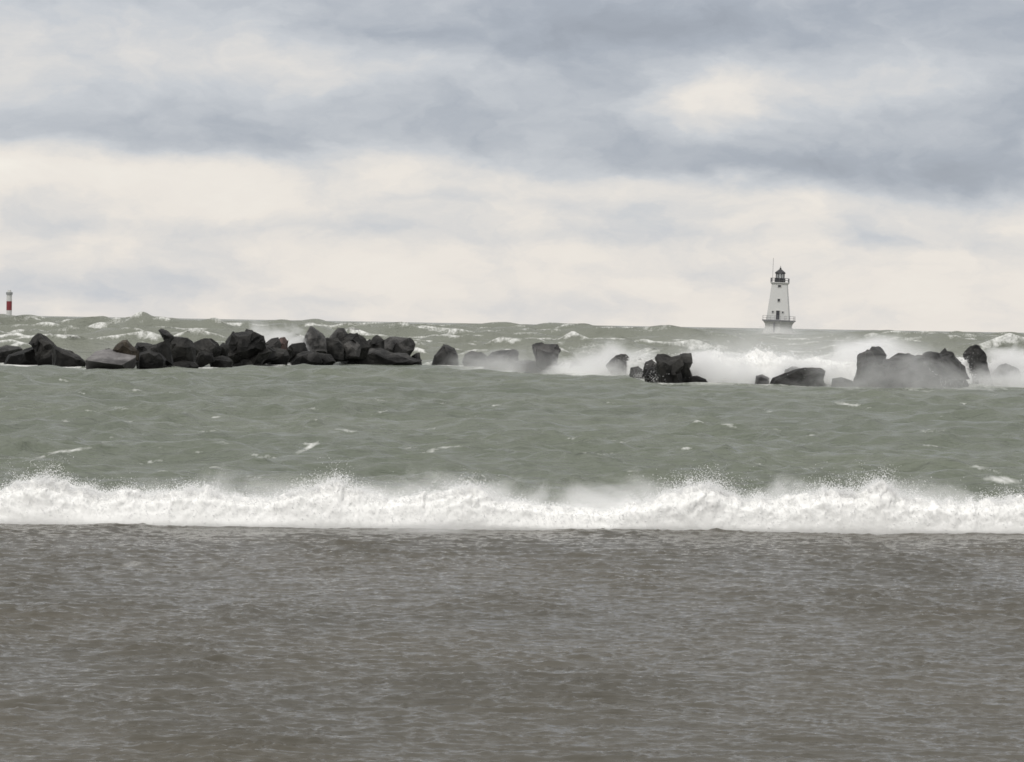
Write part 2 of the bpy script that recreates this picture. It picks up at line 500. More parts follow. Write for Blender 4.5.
wsh = np.exp(-np.where(off < 0, off / wash, off / 6.0) ** 2) * np.interp(pxl, [0, 80, 95, 140, 160, 215, 240, 270, 300, 320, 430, 520, 700, 1000], [0.74, 0.72, 0.4, 0.4, 0.72, 0.66, 0.45, 0.7, 0.66, 0.45, 0.50, 0.58, 0.48, 0.52]) * (1 + 0.5 * wn)
foam = np.maximum(foam, wsh)
# torn foam lying just behind the breaker
foam = np.maximum(foam, 0.62 * smooth01((33.6 - Y0 + 0.8 * wn) / 1.4))
lake = np_mesh('lake', np.stack([X, Y, Z], -1).reshape(-1, 3), grid_quads(len(rows), NC), M_lake)
add_attr(lake, 'foam', foam)
add_attr(lake, 'silt', outside)
tag(lake, 'grey-green choppy lake water with streaks of foam', None, None, 'structure')
del spx, spy, ox, oy, oz, oJ, ix, iy, iz, iJ, X, Y, Z, foam, wn, wsh, off, pxl, tears, outside, gust, near, a_in

# ------------------------------------------------------------------ shallow brown water in front, sand under the camera
d = 9.0
rows = []
while d < 32.6:
    rows.append(d); d *= 1.0 + 0.00125
rows = np.array(rows)
NC = 1350
u = np.linspace(-1, 1, NC)
hw = 0.19 * rows * 1.15 + 2.6
X0 = hw[:, None] * u[None, :]
skirt = np.array([0.3, 0.8, 1.6, 3, 6, 12, 25, 45])            # wider cells beyond the part the photo covers
X0 = np.concatenate([-(hw[:, None] + skirt[None, ::-1]), X0, hw[:, None] + skirt[None, :]], 1)
NC2 = X0.shape[1]
Y0 = np.repeat(rows[:, None], NC2, 1)
sy = np.gradient(rows); sx = 2 * hw / NC
gx_, gy_, gz_, gJ = gerstner(X0, Y0, sx, sy, comps(11, 90, 0.70, 0.05, 0.0052, 0.42, 0.45, 0.4))
gust = 0.55 + 0.9 * np.clip(fbm(X0 / 2.5, Y0 / 5.0, 6.1, 3) + 0.35, 0, 1.2)
lip = 0.004 + 0.012 * fbm(X0 / 1.6, Y0 / 4.0, 2.2, 2)
wx = 0.06 * fbm(X0 / 0.8, Y0 / 0.8, 1.0, 2); wy_ = 0.025 * fbm(X0 / 0.8, Y0 / 0.8, 5.0, 2) + 0.06 * X0
def ridges(lx, ly, z, p):
    return (1 - np.abs(np.clip(pn((X0 + wx) / lx, (Y0 + wy_) / ly, z), -1, 1))) ** p
g2 = np.clip(fbm(X0 / 1.3, Y0 / 2.6, 9.4, 3) + 0.45, 0, 1.1)
Z = gust * gz_ + lip + g2 * (0.022 * ridges(0.68, 0.20, 1.0, 5) + 0.020 * ridges(0.48, 0.13, 6.0, 5)) + 0.011 * ridges(0.24, 0.09, 11.0, 4)
fm = 0.33 * np.exp(-((X0 + 3.1) / 1.2) ** 2 - ((Y0 - 24.5) / 3.5) ** 2) + 0.30 * np.exp(-((X0 + 1.0) / 0.8) ** 2 - ((Y0 - 31.3) / 0.5) ** 2)
shallow = np_mesh('shallow_water', np.stack([X0 + gust * gx_, Y0 + gust * gy_, Z], -1).reshape(-1, 3), grid_quads(len(rows), NC2), M_shallow)
add_attr(shallow, 'foam', fm)
tag(shallow, 'wind rippled grey-brown shallow water over the beach', None, None, 'structure')

nb = 40
bx = np.linspace(-40, 40, nb); by = np.linspace(-25, 31, nb)
BX, BY = np.meshgrid(bx, by)
BZ = np.interp(BY, [-25, -3, 6, 10, 31], [1.2, 0.7, 0.15, -0.12, -0.35]) + 0.03 * fbm(BX / 3, BY / 3, 0.3, 3)
beach = np_mesh('beach', np.stack([BX, BY, BZ], -1).reshape(-1, 3), grid_quads(nb, nb), M_sand)
tag(beach, 'sand beach running under the shallow water', None, None, 'structure')

# ------------------------------------------------------------------ the breaker at the beach edge
TOP = [(-520, 490), (-430, 482), (-330, 494), (-240, 484), (-160, 490), (0, 489), (25, 483), (45, 479), (70, 486), (105, 489), (140, 491), (175, 490), (205, 487), (240, 496), (280, 493), (310, 488), (333, 483), (352, 489), (390, 495), (430, 492), (468, 486),
       (500, 495), (535, 501), (570, 503), (605, 504), (640, 498), (672, 490), (700, 484), (722, 487), (745, 496), (785, 496), (815, 492), (845, 489), (880, 484), (905, 492), (940, 498), (980, 499), (1024, 495), (1100, 486), (1200, 492), (1300, 483), (1420, 494), (1540, 488)]
DB = 31.75
def DBp(p): return float(ground(p, 525.0 + 11.0 * p / 1024, 0.0).y) + 0.2
_bp = [(ground(p, 520, 0).x / ground(p, 520, 0).y, DBp(p)) for p in range(-560, 1581, 20)]
def DBx(x): return np.interp(np.asarray(x) / DB, [a[0] for a in _bp], [a[1] for a in _bp])
def foam_ridge(top, Df, px0, px1, NX, NP, sc_, name, label, lo=0.0):
    """a tumbling ridge of white water whose crest follows the rows in top"""
    pxs = np.arange(px0, px1, 2.0)
    tp = np.interp(pxs, [a[0] for a in top], [a[1] for a in top])
    cx = np.array([P(p, 527, Df(p)).x for p in pxs])
    cz = np.array([P(p, q, Df(p) + 0.25 * sc_).z for p, q in zip(pxs, tp)])
    cyy = np.array([Df(p) for p in pxs])
    xx = np.linspace(cx[0], cx[-1], NX)
    hh = np.interp(xx, cx, cz); yb = np.interp(xx, cx, cyy)
    hh = np.maximum(hh * (1 + 0.13 * fbm(xx / (0.30 * sc_), 0.2, 1.0, 4) + 0.20 * np.clip(fbm(xx / (0.11 * sc_), 3.2, 9.0, 3), 0, 1) ** 1.5) - lo, 0.02)
    s = np.linspace(0, 1, NP)
    # cross-section: steep tumbling front, rounded ragged crest, long back
    prof_y = sc_ * np.interp(s, [0, 0.1, 0.3, 0.5, 0.65, 1], [-0.16, -0.20, -0.12, 0.12, 0.45, 1.6])
    prof_z = np.interp(s, [0, 0.12, 0.30, 0.45, 0.55, 0.70, 1], [-0.45, 0.20, 0.72, 0.98, 0.97, 0.60, -0.45])
    XX = np.repeat(xx[:, None], NP, 1)
    HHm = np.repeat(hh[:, None], NP, 1)
    meander = 0.10 * sc_ * fbm(xx / 2.2, 4.0, 0.5, 3)
    YY = yb[:, None] + meander[:, None] * np.clip(prof_z, 0, 1)[None, :] + prof_y[None, :]
    ZZ = HHm * prof_z[None, :]
    k = sc_
    b1 = fbm(XX / (0.34 * k), YY / (0.34 * k), ZZ / (0.26 * k), 4, True) - 0.55
    b2 = fbm(XX / (0.09 * k), YY / (0.09 * k), ZZ / (0.07 * k), 4, False)
    amp = k * np.clip(prof_z, 0.1, 1)[None, :] * np.clip(HHm / (0.4 * k), 0.25, 1.2)
    low = 0.65 + 0.35 * np.clip(prof_z, 0, 1)[None, :] ** 2
    ZZ = ZZ + amp * (0.075 * b1 + 0.022 * b2) * low
    YY = YY - amp * (0.075 * b1 + 0.020 * b2) * low
    XX = XX + 0.04 * amp * fbm(XX / (0.12 * k), YY / (0.12 * k), ZZ / (0.1 * k) + 30, 3)
    pts = np.stack([XX, YY, ZZ], -1)
    o = np_mesh(name, pts.reshape(-1, 3), grid_quads(NX, NP), M_foam)
    tag(o, label, 'surf foam', None, 'stuff')
    return cx, cz, xx, hh, pts
TOP = [(p, q - 5 * max(0, min(1, (494 - q) / 14))) for p, q in TOP]
crest_x, crest_z, xx, hh, surf = foam_ridge(TOP, DBp, -520, 1540, 2500, 60, 1.0, 'surf_foam', 'long white breaking wave foam along the edge of the brown water', 0.035)

def droplets(name, pts, sizes, mat):
    base = np.array([(1, 0, 0), (-1, 0, 0), (0, 1, 0), (0, -1, 0), (0, 0, 1), (0, 0, -1)], float)
    tri = np.array([(0, 2, 4), (2, 1, 4), (1, 3, 4), (3, 0, 4), (2, 0, 5), (1, 2, 5), (3, 1, 5), (0, 3, 5)])
    rs = np.random.RandomState(len(pts))
    n = len(pts)
    st = rs.uniform(0.5, 1.5, (n, 1, 3))
    co = pts[:, None, :] + base[None] * sizes[:, None, None] * st
    tr = tri[None] + (np.arange(n) * 6)[:, None, None]
    return np_mesh(name, co.reshape(-1, 3), None, mat, False, tr.reshape(-1, 3))

rs = np.random.RandomState(21)
pts = []; szs = []
def fuzz(surf, n, size, lift):
    i = rs.randint(0, surf.shape[0], n); j = (rs.beta(2.2, 2.4, n) * 0.62 * surf.shape[1]).astype(int) + 4
    q = surf[i, j] + np.stack([rs.normal(0, lift, n), -np.abs(rs.normal(0, lift, n)), np.abs(rs.normal(0, lift * 1.1, n))], -1)
    return q, rs.uniform(0.4, 1.0, n) * size
q_, s_ = fuzz(surf, 18000, 0.0070, 0.020)
pts.append(q_); szs.append(s_)
def peakness(x):
    return np.clip((np.interp(x, crest_x, crest_z) - 0.26) / 0.22, 0.05, 1.2)
# ragged fringe: small jets thrown up and back from the crest
for k in range(9800):
    x = rs.uniform(crest_x[0], crest_x[-1])
    pk = peakness(x)
    if rs.rand() > 0.22 + 0.78 * pk: continue
    h0 = np.interp(x, xx, hh)
    L = rs.exponential(0.048) * (0.35 + pk)
    L = min(L, 0.26)
    vx = rs.normal(0.15, 0.45); vy = rs.normal(0.3, 0.5)
    n = int(8 + 26 * rs.rand())
    tt = rs.rand(n) ** 0.8
    spread = 0.010 + 0.035 * tt
    y0 = float(DBx(x)) + 0.1 + rs.uniform(-0.15, 0.3)
    pts.append(np.stack([x + vx * L * tt + rs.normal(0, 1, n) * spread, y0 + vy * L * tt + rs.normal(0, 1, n) * spread,
                         h0 * rs.uniform(0.88, 1.0) - 0.01 + L * tt * (1.25 - 0.25 * tt) + rs.normal(0, 1, n) * spread * 0.5], -1))
    szs.append(rs.uniform(0.002, 0.0075, n) * (1.15 - 0.7 * tt))
# scattered drops over the highest bursts
for (px, py, sxp, syp, n) in [(700, 480, 34, 9, 700), (880, 482, 30, 8, 500), (45, 480, 30, 6, 350), (333, 482, 26, 7, 450), (205, 486, 20, 5, 200), (470, 486, 26, 6, 250), (742, 490, 30, 8, 250), (828, 480, 10, 9, 160)]:
    n //= 2
    q = np.stack([rs.normal(px, sxp * 0.8, n), py - np.abs(rs.normal(0, syp * 0.8, n)) + 5], -1)
    pts.append(np.array([P(a, b_, DBp(a) + rs.uniform(-0.1, 0.5)) for a, b_ in q]))
    szs.append(rs.uniform(0.0015, 0.005, n))
dr = droplets('surf_spray', np.concatenate(pts), np.concatenate(szs), M_drop)
tag(dr, 'white drops thrown up from the breaking wave crest', 'sea spray', None, 'stuff')

# ------------------------------------------------------------------ boulders of the breakwater
rnd = random.Random(4)
ROT = Matrix.Rotation(0.5, 3, 'X') @ Matrix.Rotation(0.35, 3, 'Y')
ROT2 = Matrix.Rotation(-0.4, 3, 'Y') @ Matrix.Rotation(0.8, 3, 'Z')
def finish_rock(bm, mat, label, amp, cen):
    bmesh.ops.triangulate(bm, faces=bm.faces)
    bmesh.ops.recalc_face_normals(bm, faces=bm.faces)
    bmesh.ops.subdivide_edges(bm, edges=bm.edges, cuts=2, use_grid_fill=True)
    bmesh.ops.triangulate(bm, faces=bm.faces)
    bmesh.ops.subdivide_edges(bm, edges=[e for e in bm.edges if e.calc_length() > 0.24], cuts=1, use_grid_fill=True)
    bmesh.ops.triangulate(bm, faces=bm.faces)
    bm.normal_update()
    ctr = sum((v.co for v in bm.verts), Vector()) / len(bm.verts)
    for k in range(5):
        nv = Vector((rnd.gauss(0, 0.8), -abs(rnd.gauss(0, 0.7)) if k < 4 else abs(rnd.gauss(0, 0.8)), rnd.gauss(0.25, 0.6))).normalized()
        dm = max((v.co - ctr).dot(nv) for v in bm.verts)
        lim = dm * rnd.uniform(0.74, 0.92) if abs(nv.y) > 0.55 else dm * rnd.uniform(0.95, 1.0)
        for v in bm.verts:
            ex = (v.co - ctr).dot(nv) - lim
            if ex > 0: v.co -= nv * ex
    bm.normal_update()
    seed = Vector((rnd.uniform(0, 99), rnd.uniform(0, 99), 0))
    mv = []
    for v in bm.verts:
        q = v.co * 1.7 + seed
        n = mnoise.noise(q) * 0.8 + (0.5 - abs(mnoise.noise(q * 2.2))) * 0.9 + mnoise.noise(q * 6.0) * 0.35
        w_ = v.co + 0.12 * mnoise.noise_vector(v.co * 2.0 + seed)
        q2 = ROT @ w_ * 1.15 + seed; q3 = ROT2 @ w_ * 2.7 + seed
        blk = (mnoise.cell(q2) - 0.5) * 1.1 + (mnoise.cell(q3) - 0.5) * 0.6
        mv.append(v.normal * ((n * 0.30 + blk * 0.45) * amp))
    for v, d_ in zip(bm.verts, mv): v.co += d_
    for v in bm.verts: v.co -= cen
    o = link('boulder', bm, M_rock[mat])
    o.location = cen
    tag(o, label, 'boulder', 'boulders of the breakwater')
    return o

def rock(poly, row, mat, label, thick=0.42, sink=0.0):
    """poly: outline as seen; row: metres behind the front foot of the breakwater"""
    pxm = sum(p[0] for p in poly) / len(poly)
    D = ground(pxm, base_row(pxm)).y + row + 0.6
    pts = [P(px, py, D) for px, py in poly]
    # denser outline
    zlo = min(p.z for p in pts); zhi = max(p.z for p in pts)
    w = max(p.x for p in pts) - min(p.x for p in pts)
    h = zhi - zlo
    ol = []
    for a, b_ in zip(pts, pts[1:] + pts[:1]):
        k = max(1, int((b_ - a).length / 1.1))
        for j in range(k):
            q = a.lerp(b_, j / k)
            ol.append(q)
    drop = 0.35 if row < 0.5 else 0.22 * h
    for q in ol:
        f = (q.z - zlo) / max(h, 1e-4)
        if f < 0.22: q.z -= drop * (1 - f / 0.22)
    cen = Vector((sum(q.x for q in ol) / len(ol), D, zlo + 0.35 * h))
    T = max(0.35, thick * min(w, 2.2 * h))
    bm = bmesh.new()
    rings = []
    sl = [-1.0, -0.55, 0.0, 0.5, 1.0]
    scl = [rnd.uniform(0.40, 0.62), rnd.uniform(0.80, 0.93), 1.0, rnd.uniform(0.82, 0.95), rnd.uniform(0.4, 0.6)]
    for t_, s_ in zip(sl, scl):
        sh = Vector((rnd.uniform(-0.10, 0.10) * w, 0, rnd.uniform(-0.05, 0.04) * h)) * (1 if t_ else 0)
        tilt = rnd.uniform(-0.25, 0.25) * T
        ring = []
        for q in ol:
            dq = q - cen
            jt = 0.13 * min(w, h) * (1 if t_ else 0.16)
            # upper part leans back so that tops catch the sky
            lean = 0.30 * T * max(0, dq.z / max(h, 1e-3))
            ring.append(bm.verts.new(cen + Vector((dq.x * s_, 0, dq.z * s_)) + sh + Vector((rnd.uniform(-jt, jt), t_ * T + tilt * dq.x / w * (1 - abs(t_)) + lean * (1 - abs(t_)) + rnd.uniform(-jt, jt), rnd.uniform(-jt, jt)))))
        rings.append(ring)
    n = len(ol)
    for a, b_ in zip(rings, rings[1:]):
        for j in range(n):
            bm.faces.new((a[j], a[(j + 1) % n], b_[(j + 1) % n], b_[j]))
    bm.faces.new(rings[0]); bm.faces.new(rings[-1][::-1])
    return finish_rock(bm, mat, label, 0.062 * min(1.3, min(w, h)), Vector((cen.x, D, max(zlo, 0))))

def hull_rock(pts3, row, mat, label, amp=0.03):
    """pts3: (px, py, metres behind the front foot)"""
    pxm = sum(p[0] for p in pts3) / len(pts3)
    D = ground(pxm, base_row(pxm)).y + row
    bm = bmesh.new()
    for px, py, dd in pts3: bm.verts.new(P(px, py, D + dd))
    bmesh.ops.convex_hull(bm, input=bm.verts)
    for v in [v for v in bm.verts if not v.link_faces]: bm.verts.remove(v)
    return finish_rock(bm, mat, label, amp, P(pxm, base_row(pxm), D))

ROCKS = [
 ([(-14,362),(-12,350),(-2,347),(6,345),(18,346),(23,349),(14,354),(14,360),(0,362)], 1.4, 'grey', 'low flat-topped boulder cut off by the left edge of the photo'),
 ([(3,361),(8,355),(24,349),(38,344.5),(41,350),(41,361),(20,363)], 0.2, 'dark', 'wedge boulder with a pale sloping upper edge leaning on the sharp peaked boulder'),
 ([(27,344),(33,335),(36,332.5),(41,333),(47,337),(54,345),(58,351),(57,361),(40,362),(37,351)], 0.9, 'dark', 'sharp peaked dark boulder, tallest of the group nearest the striped beacon'),
 ([(53,345),(62,348),(70,351),(80,356),(86,361),(84,364),(66,363),(53,362)], 0.4, 'dark', 'long dark boulder sloping down from the sharp peaked boulder to the flat slab'),
 ([(111,351),(115,345),(122,339.5),(127,339),(133,345),(138,350),(138,357),(118,357)], 1.6, 'brown', 'brown-topped rounded boulder behind the pale flat slab'),
 ([(134,347),(137,343),(143,343),(150,345),(157,345),(163,342),(170,339),(172,360),(136,360)], 1.0, 'dark', 'long low saddle-backed boulder right of the pale flat slab'),
 ([(158,330.5),(161,328.5),(166,330),(171,334),(174,338),(168,342),(164,340),(161,335)], 1.7, 'grey', 'small finger-shaped boulder pointing up at a slant above its neighbours'),
 ([(163,343),(168,337),(175,335),(187,337),(193,341),(197,348),(197,361),(166,361)], 0.8, 'dark', 'broad bulky boulder beneath the slanting finger-shaped boulder'),
 ([(190,346),(199,340),(210,339),(215,345),(217,350),(212,357),(200,361),(190,360)], 0.7, 'dark', 'dark blocky boulder with a pale crease beside the broad bulky boulder'),
 ([(171,367),(174,362.5),(182,360.5),(194,362),(199,366),(198,369.5),(184,370)], -0.9, 'dark', 'low black rock awash in front of the broad bulky boulder'),
 ([(149,368),(152,364),(158,363),(162,366),(160,369.5)], -0.7, 'grey', 'small grey rock half washed over by white foam beside the flat slab'),
 ([(218,352),(220,345),(223,342.5),(227,344),(229,348),(228,356),(219,357)], 1.0, 'dark', 'small upright rock wedged beside the biggest rounded boulder'),
 ([(208,361),(214,357),(222,355),(229,357),(234,362),(232,367),(214,368)], -0.3, 'dark', 'low rounded wet rock at the foot of the biggest rounded boulder'),
 ([(226,348),(229,338),(234,333),(241,331.5),(248,331),(252,329.5),(258,332),(264,338),(268,345),(264,352),(246,357),(232,358),(227,354)], 0.9, 'dark', 'biggest rounded boulder of the dry rock pile with a small bump on its crown'),
 ([(232,360),(248,352),(266,346),(272,352),(264,361),(256,368),(233,368)], 0.2, 'dark', 'black undercut boulder lying in the shade below the biggest rounded boulder'),
 ([(265,343),(271,338),(278,337),(281,343),(280,352),(266,352)], 1.4, 'grey', 'grey light-topped block next to the biggest rounded boulder'),
 ([(278,340),(280,337.5),(285,337),(288,341),(287,352),(278,352)], 1.1, 'red', 'small reddish block below the drifting spray puff'),
 ([(262,350),(275,347),(287,350),(291,357),(287,362),(264,362)], 0.4, 'dark', 'black low boulder beneath the light-topped block and the reddish block'),
 ([(286,349),(292,343.5),(303,342.5),(308,350),(304,359),(288,359)], 1.0, 'dark', 'dark boulder filling the dip between the reddish block and the pyramid boulder'),
 ([(290,362),(296,352.5),(308,350),(316,353),(323,362),(312,365),(293,365)], -0.2, 'grey', 'squat greyish boulder at the water in front of the pyramid boulder'),
 ([(303,341),(308,330.5),(312,327),(318,331),(326,337),(328,351),(304,352)], 1.3, 'grey', 'pyramid-shaped boulder pointing up at the middle of the dry rock pile'),
 ([(329,338),(334,331),(338,327.5),(344,328),(348,334),(348,343),(330,343)], 2.4, 'grey', 'paler grey boulder showing behind the big dark hump'),
 ([(334,341),(344,334),(350,332),(358,333),(365,338),(370,347),(367,355),(338,356)], 1.1, 'dark', 'big dark hump-shaped boulder in front of the paler grey boulder'),
 ([(317,340),(325,337.5),(338,338),(344,346),(343,358),(317,358)], 0.9, 'dark', 'flat-topped dark boulder between the pyramid boulder and the big dark hump'),
 ([(303,366),(309,356),(318,352.5),(330,354),(337,362),(322,366.5)], -0.5, 'dark', 'black ridge-shaped rock at the waterline below the flat-topped dark boulder'),
 ([(334,364),(342,355),(358,350.5),(372,347.5),(384,351),(400,355),(410,358),(421,362),(400,364.5),(360,365.5)], -0.1, 'grey', 'longest slate-grey slab lying low along the water below the dark hump'),
 ([(367,345),(373,337.5),(377,334.5),(382,338),(385,350),(369,351)], 1.1, 'dark', 'narrow pointed rock beside the end boulder of the dry rock pile'),
 ([(382,345),(384,339.5),(392,336.5),(402,336),(411,337),(416,344),(414,350),(408,356),(396,358),(384,353)], 0.9, 'grey', 'angular grey-faced boulder closing the end of the dry rock pile'),
 ([(410,361),(411,356),(415,353),(420,352.5),(422,362),(414,363)], -0.1, 'grey', 'small square-cornered rock below the angular end boulder'),
 ([(431,364),(436,355),(442,347),(446,344),(455,348),(459,355),(460,365),(444,366)], 0.5, 'grey', 'lone tent-shaped boulder standing in the gap beyond the dry rock pile'),
 ([(462,362),(465,354),(471,351),(480,352),(486,356),(485,368),(466,367)], 0.6, 'grey', 'small domed boulder next to the lone tent-shaped boulder'),
 ([(481,369),(486,357),(492,351.5),(500,350.5),(510,350),(516,349),(517,361),(511,372),(492,373)], 0.3, 'grey', 'long flat-backed boulder with a raised corner in thin mist'),
 ([(510,372),(515,362),(530,360.5),(546,362),(553,372)], 0.3, 'grey', 'low flat rock in the mist below the anvil-shaped boulder'),
 ([(530,345),(535,342.5),(545,344),(558,344),(561,351),(558,362),(562,370),(536,370),(537,358),(532,350)], 1.1, 'grey', 'anvil-shaped boulder overhanging one side, half faded by spray'),
 ([(568,368),(572,362),(580,361),(586,365),(586,373),(570,373)], 1.2, 'grey', 'small rock almost swallowed by spray beside the anvil-shaped boulder'),
 ([(606,365),(612,359),(619,354.5),(626,353.5),(629,358),(630,373),(616,376),(609,371)], 0.6, 'grey', 'leaning boulder with a blunt tip rising out of the spray'),
 ([(629,377),(631,368),(638,366),(643,369),(644,378)], 0.5, 'grey', 'small faint rock between the leaning boulder and the black jagged rock'),
 ([(643,377),(648,368),(656,366),(661,372),(661,384),(647,383)], 0.2, 'dark', 'small dark rock touching the foot of the black jagged rock'),
 ([(656,357),(658,353.5),(664,354),(672,357),(681,356),(683,366),(680,371),(686,384),(662,385),(657,374)], 0.3, 'dark', 'blackest jagged rock standing at the water against white spray'),
 ([(678,358),(681,354),(691,353),(690,361),(688,368),(692,377),(695,385),(678,385)], 0.9, 'dark', 'square block jutting from the shoulder of the blackest jagged rock'),
 ([(684,384),(688,377),(696,375.5),(704,379),(714,384)], 0.2, 'dark', 'thin low rock trailing off from the blackest jagged rock'),
 ([(753,385),(756,376),(763,374.5),(769,378),(769,386)], 0.4, 'dark', 'small rock alone in the whitest burst of spray'),
 ([(766,386),(772,378),(785,373.5),(795,368.5),(808,367),(821,366),(826,370),(823,380),(826,387),(800,387)], 0.5, 'dark', 'long rising rock in spray with a splash-torn dark end'),
 ([(829,387),(832,378),(842,376.5),(850,380),(854,388)], 0.1, 'dark', 'low rock at the water beside the tall misty column-like boulder'),
 ([(850,388),(853,378),(857,368),(859,356),(863,350),(868,348.5),(873,352),(874,360),(879,366),(882,388)], 0.8, 'dark', 'tall column-like boulder in mist with a round knob behind its top'),
 ([(867,352),(872,347),(878,346),(883,349),(887,355),(884,362),(870,362)], 1.5, 'dark', 'round knob boulder perched above the misty column-like boulder'),
 ([(864,388),(866,373),(872,367),(880,366),(884,360),(893,359),(899,355),(908,353),(914,355),(916,360),(924,361),(928,368),(934,373),(937,387),(900,390)], 0.4, 'dark', 'widest misty boulder, a broad mass below the round knob'),
 ([(921,363),(926,355.5),(932,351.5),(940,353),(947,350),(953,352),(957,357),(963,362),(961,371),(956,376),(940,378),(927,372)], 1.0, 'dark', 'big round-shouldered boulder behind the widest misty boulder'),
 ([(938,388),(944,377),(958,373),(966,379),(973,387)], 0.3, 'dark', 'triangular rock at the foot of the big round-shouldered boulder'),
 ([(963,354),(970,345.5),(976,344),(982,348),(988,355),(986,361),(989,370),(994,381),(962,381),(965,370),(966,361)], 1.6, 'dark', 'dark hooded rock standing apart out of white water'),
 ([(989,375),(996,368),(1000,364.5),(1008,363),(1016,368),(1021,376),(1020,383),(1004,386),(993,382)], 0.6, 'grey', 'grey fan-shaped boulder by itself at the far end of the breakwater'),
 ([(884,390),(888,381),(897,378),(908,380),(914,389)], -0.5, 'dark', 'small dark block in front of the widest misty boulder'),
 ([(916,389),(919,380),(928,376),(938,379),(944,388)], -0.2, 'grey', 'squat block between the widest misty boulder and the triangular rock'),
 ([(850,389),(853,381),(861,378),(868,381),(870,390)], -0.4, 'dark', 'small dark block at the foot of the tall column-like boulder'),
 ([(886,366),(890,358),(898,353),(906,354),(910,360),(908,368),(888,370)], 1.6, 'grey', 'pointed grey block peeping over the left shoulder of the widest misty boulder'),
 ([(944,372),(950,362),(958,360),(966,366),(968,378),(946,380)], 0.8, 'dark', 'dark block wedged behind the triangular rock'),
 ([(783,376),(786,369),(792,365.5),(799,367),(803,372),(802,379),(785,380)], 1.1, 'dark', 'rough block rising behind the long rising rock'),
 ([(244,369),(250,363),(259,362),(266,365),(268,369)], -0.8, 'dark', 'flat black rock awash below the black undercut boulder'),
 ([(196,358),(199,351),(206,349),(213,353),(216,360),(198,362)], 0.1, 'dark', 'small black block at the foot of the creased dark boulder'),
 ([(342,345),(348,340),(356,341),(362,347),(360,356),(344,356)], 0.5, 'grey', 'small grey block leaning on the big dark hump'),
 ([(136,362),(140,353),(150,350),(160,353),(166,361),(164,365),(138,365)], 0.2, 'dark', 'black block under the saddle-backed boulder'),
 ([(642,374),(646,362),(652,359),(657,364),(658,376)], 0.9, 'grey', 'faint upright rock behind the small dark rock by the black jagged rock'),
 ([(96,360),(101,351),(108,347.5),(114,350),(117,358)], 2.2, 'dark', 'low dark stone half hidden behind the pale flat slab'),
 ([(198,345),(203,338.5),(211,338),(218,343),(222,351),(216,357),(202,357)], 1.6, 'dark', 'dark angular block behind the creased dark boulder'),
 ([(254,356),(259,348),(268,345),(276,350),(279,359),(258,362)], 0.7, 'dark', 'dark wedge filling the gap right behind the black undercut boulder'),
 ([(324,352),(330,341),(337,338),(343,344),(344,354)], 1.4, 'grey', 'grey splinter of stone standing between the pyramid boulder and the big dark hump'),
 ([(358,352),(364,344),(371,340),(377,344),(380,354)], 1.7, 'dark', 'dark angular stone behind the narrow pointed rock'),
 ([(970,386.5),(974,381),(978,380.5),(980,387)], 0.1, 'dark', 'tiny dark rock below the dark hooded rock'),
]
for r_ in ROCKS: rock(*r_)
hull_rock([(86,372,1.3),(85,360,0.0),(105,363,-0.5),(122,365,-0.6),(136,357,0.9),(136,366,1.8),(130,374,0.9),(108,375,0.9),(93,373,1.0),
           (97,350,1.5),(110,349,1.7),(121,350.5,1.7),(136,355,1.6),(136,366,2.2),(97,368,2.4)], -0.4, 'pale', 'pale tilted flat slab with a thick dark front edge', 0.02)

# ------------------------------------------------------------------ spray and mist among the rocks
def mist(px0, px1, py_top, py_bot, D, depth, dens, label, scale=0.9, thr=0.35, noise_amt=1.0, stretch=(0.6, 0.8, 1.0), seed=0.0, z0=None, rot=0.0):
    """an egg of blown spray: its density thins out to nothing before its hull"""
    a = P(px0, py_bot, D); b_ = P(px1, py_bot, D); c = P((px0 + px1) / 2, py_top, D); e = P((px0 + px1) / 2, py_bot, D)
    cx_ = (a.x + b_.x) / 2; rx = (b_.x - a.x) / 2
    zlo = e.z if z0 is None else z0
    rz = (c.z - zlo)
    bm = bmesh.new()
    bmesh.ops.create_icosphere(bm, subdivisions=3, radius=1.0)
    for v in bm.verts:
        if v.co.z < -0.15: v.co.z = -0.15
        v.co = Vector((v.co.x * rx, v.co.y * depth, v.co.z * rz))
    mt = bpy.data.materials.new('spray_mist')
    mt.use_nodes = True
    t = NT(mt.node_tree)
    t.n.clear()
    o_ = t.n.new('ShaderNodeOutputMaterial')
    pv = t.n.new('ShaderNodeVolumePrincipled')
    pv.inputs['Color'].default_value = (0.996, 0.996, 0.996, 1)
    pv.inputs['Anisotropy'].default_value = 0.15
    tcn = t.n.new('ShaderNodeTexCoord')
    op = tcn.outputs['Object']
    uv = t.vmath('MULTIPLY', op, (1 / rx, 1 / depth, 1 / rz))
    rr = t.vmath('LENGTH', uv, out=1)
    fall = t.maprange(rr, 0.30, 0.97, 1.0, 0.0, True)
    q = t.vmath('MULTIPLY', t.vmath('ADD', op, (seed * 13.1, seed * 7.7, seed * 3.3)), stretch)
    nn = t.noise(q, scale, 5, 0.65, 0.9)
    # noise eats further into the cloud towards its rim
    val = t.math('ADD', t.math('MULTIPLY', t.math('SUBTRACT', nn, 0.5), 3.8 * noise_amt), t.math('MULTIPLY_ADD', fall, 1.3, -thr))
    val = t.math('MULTIPLY', t.math('MAXIMUM', val, 0.0), t.math('MULTIPLY', fall, 2.5, clamp=True))
    t.l.new(t.math('MULTIPLY', val, dens * 2.6), pv.inputs['Density'])
    t.l.new(pv.outputs[0], o_.inputs['Volume'])
    o = link('sea_spray', bm, mt)
    o.location = (cx_, D, zlo)
    o.rotation_euler.z = rot
    mt.cycles.volume_step_rate = 0.5
    tag(o, label, 'sea spray', 'clouds of sea spray along the breakwater', 'stuff')
    return o

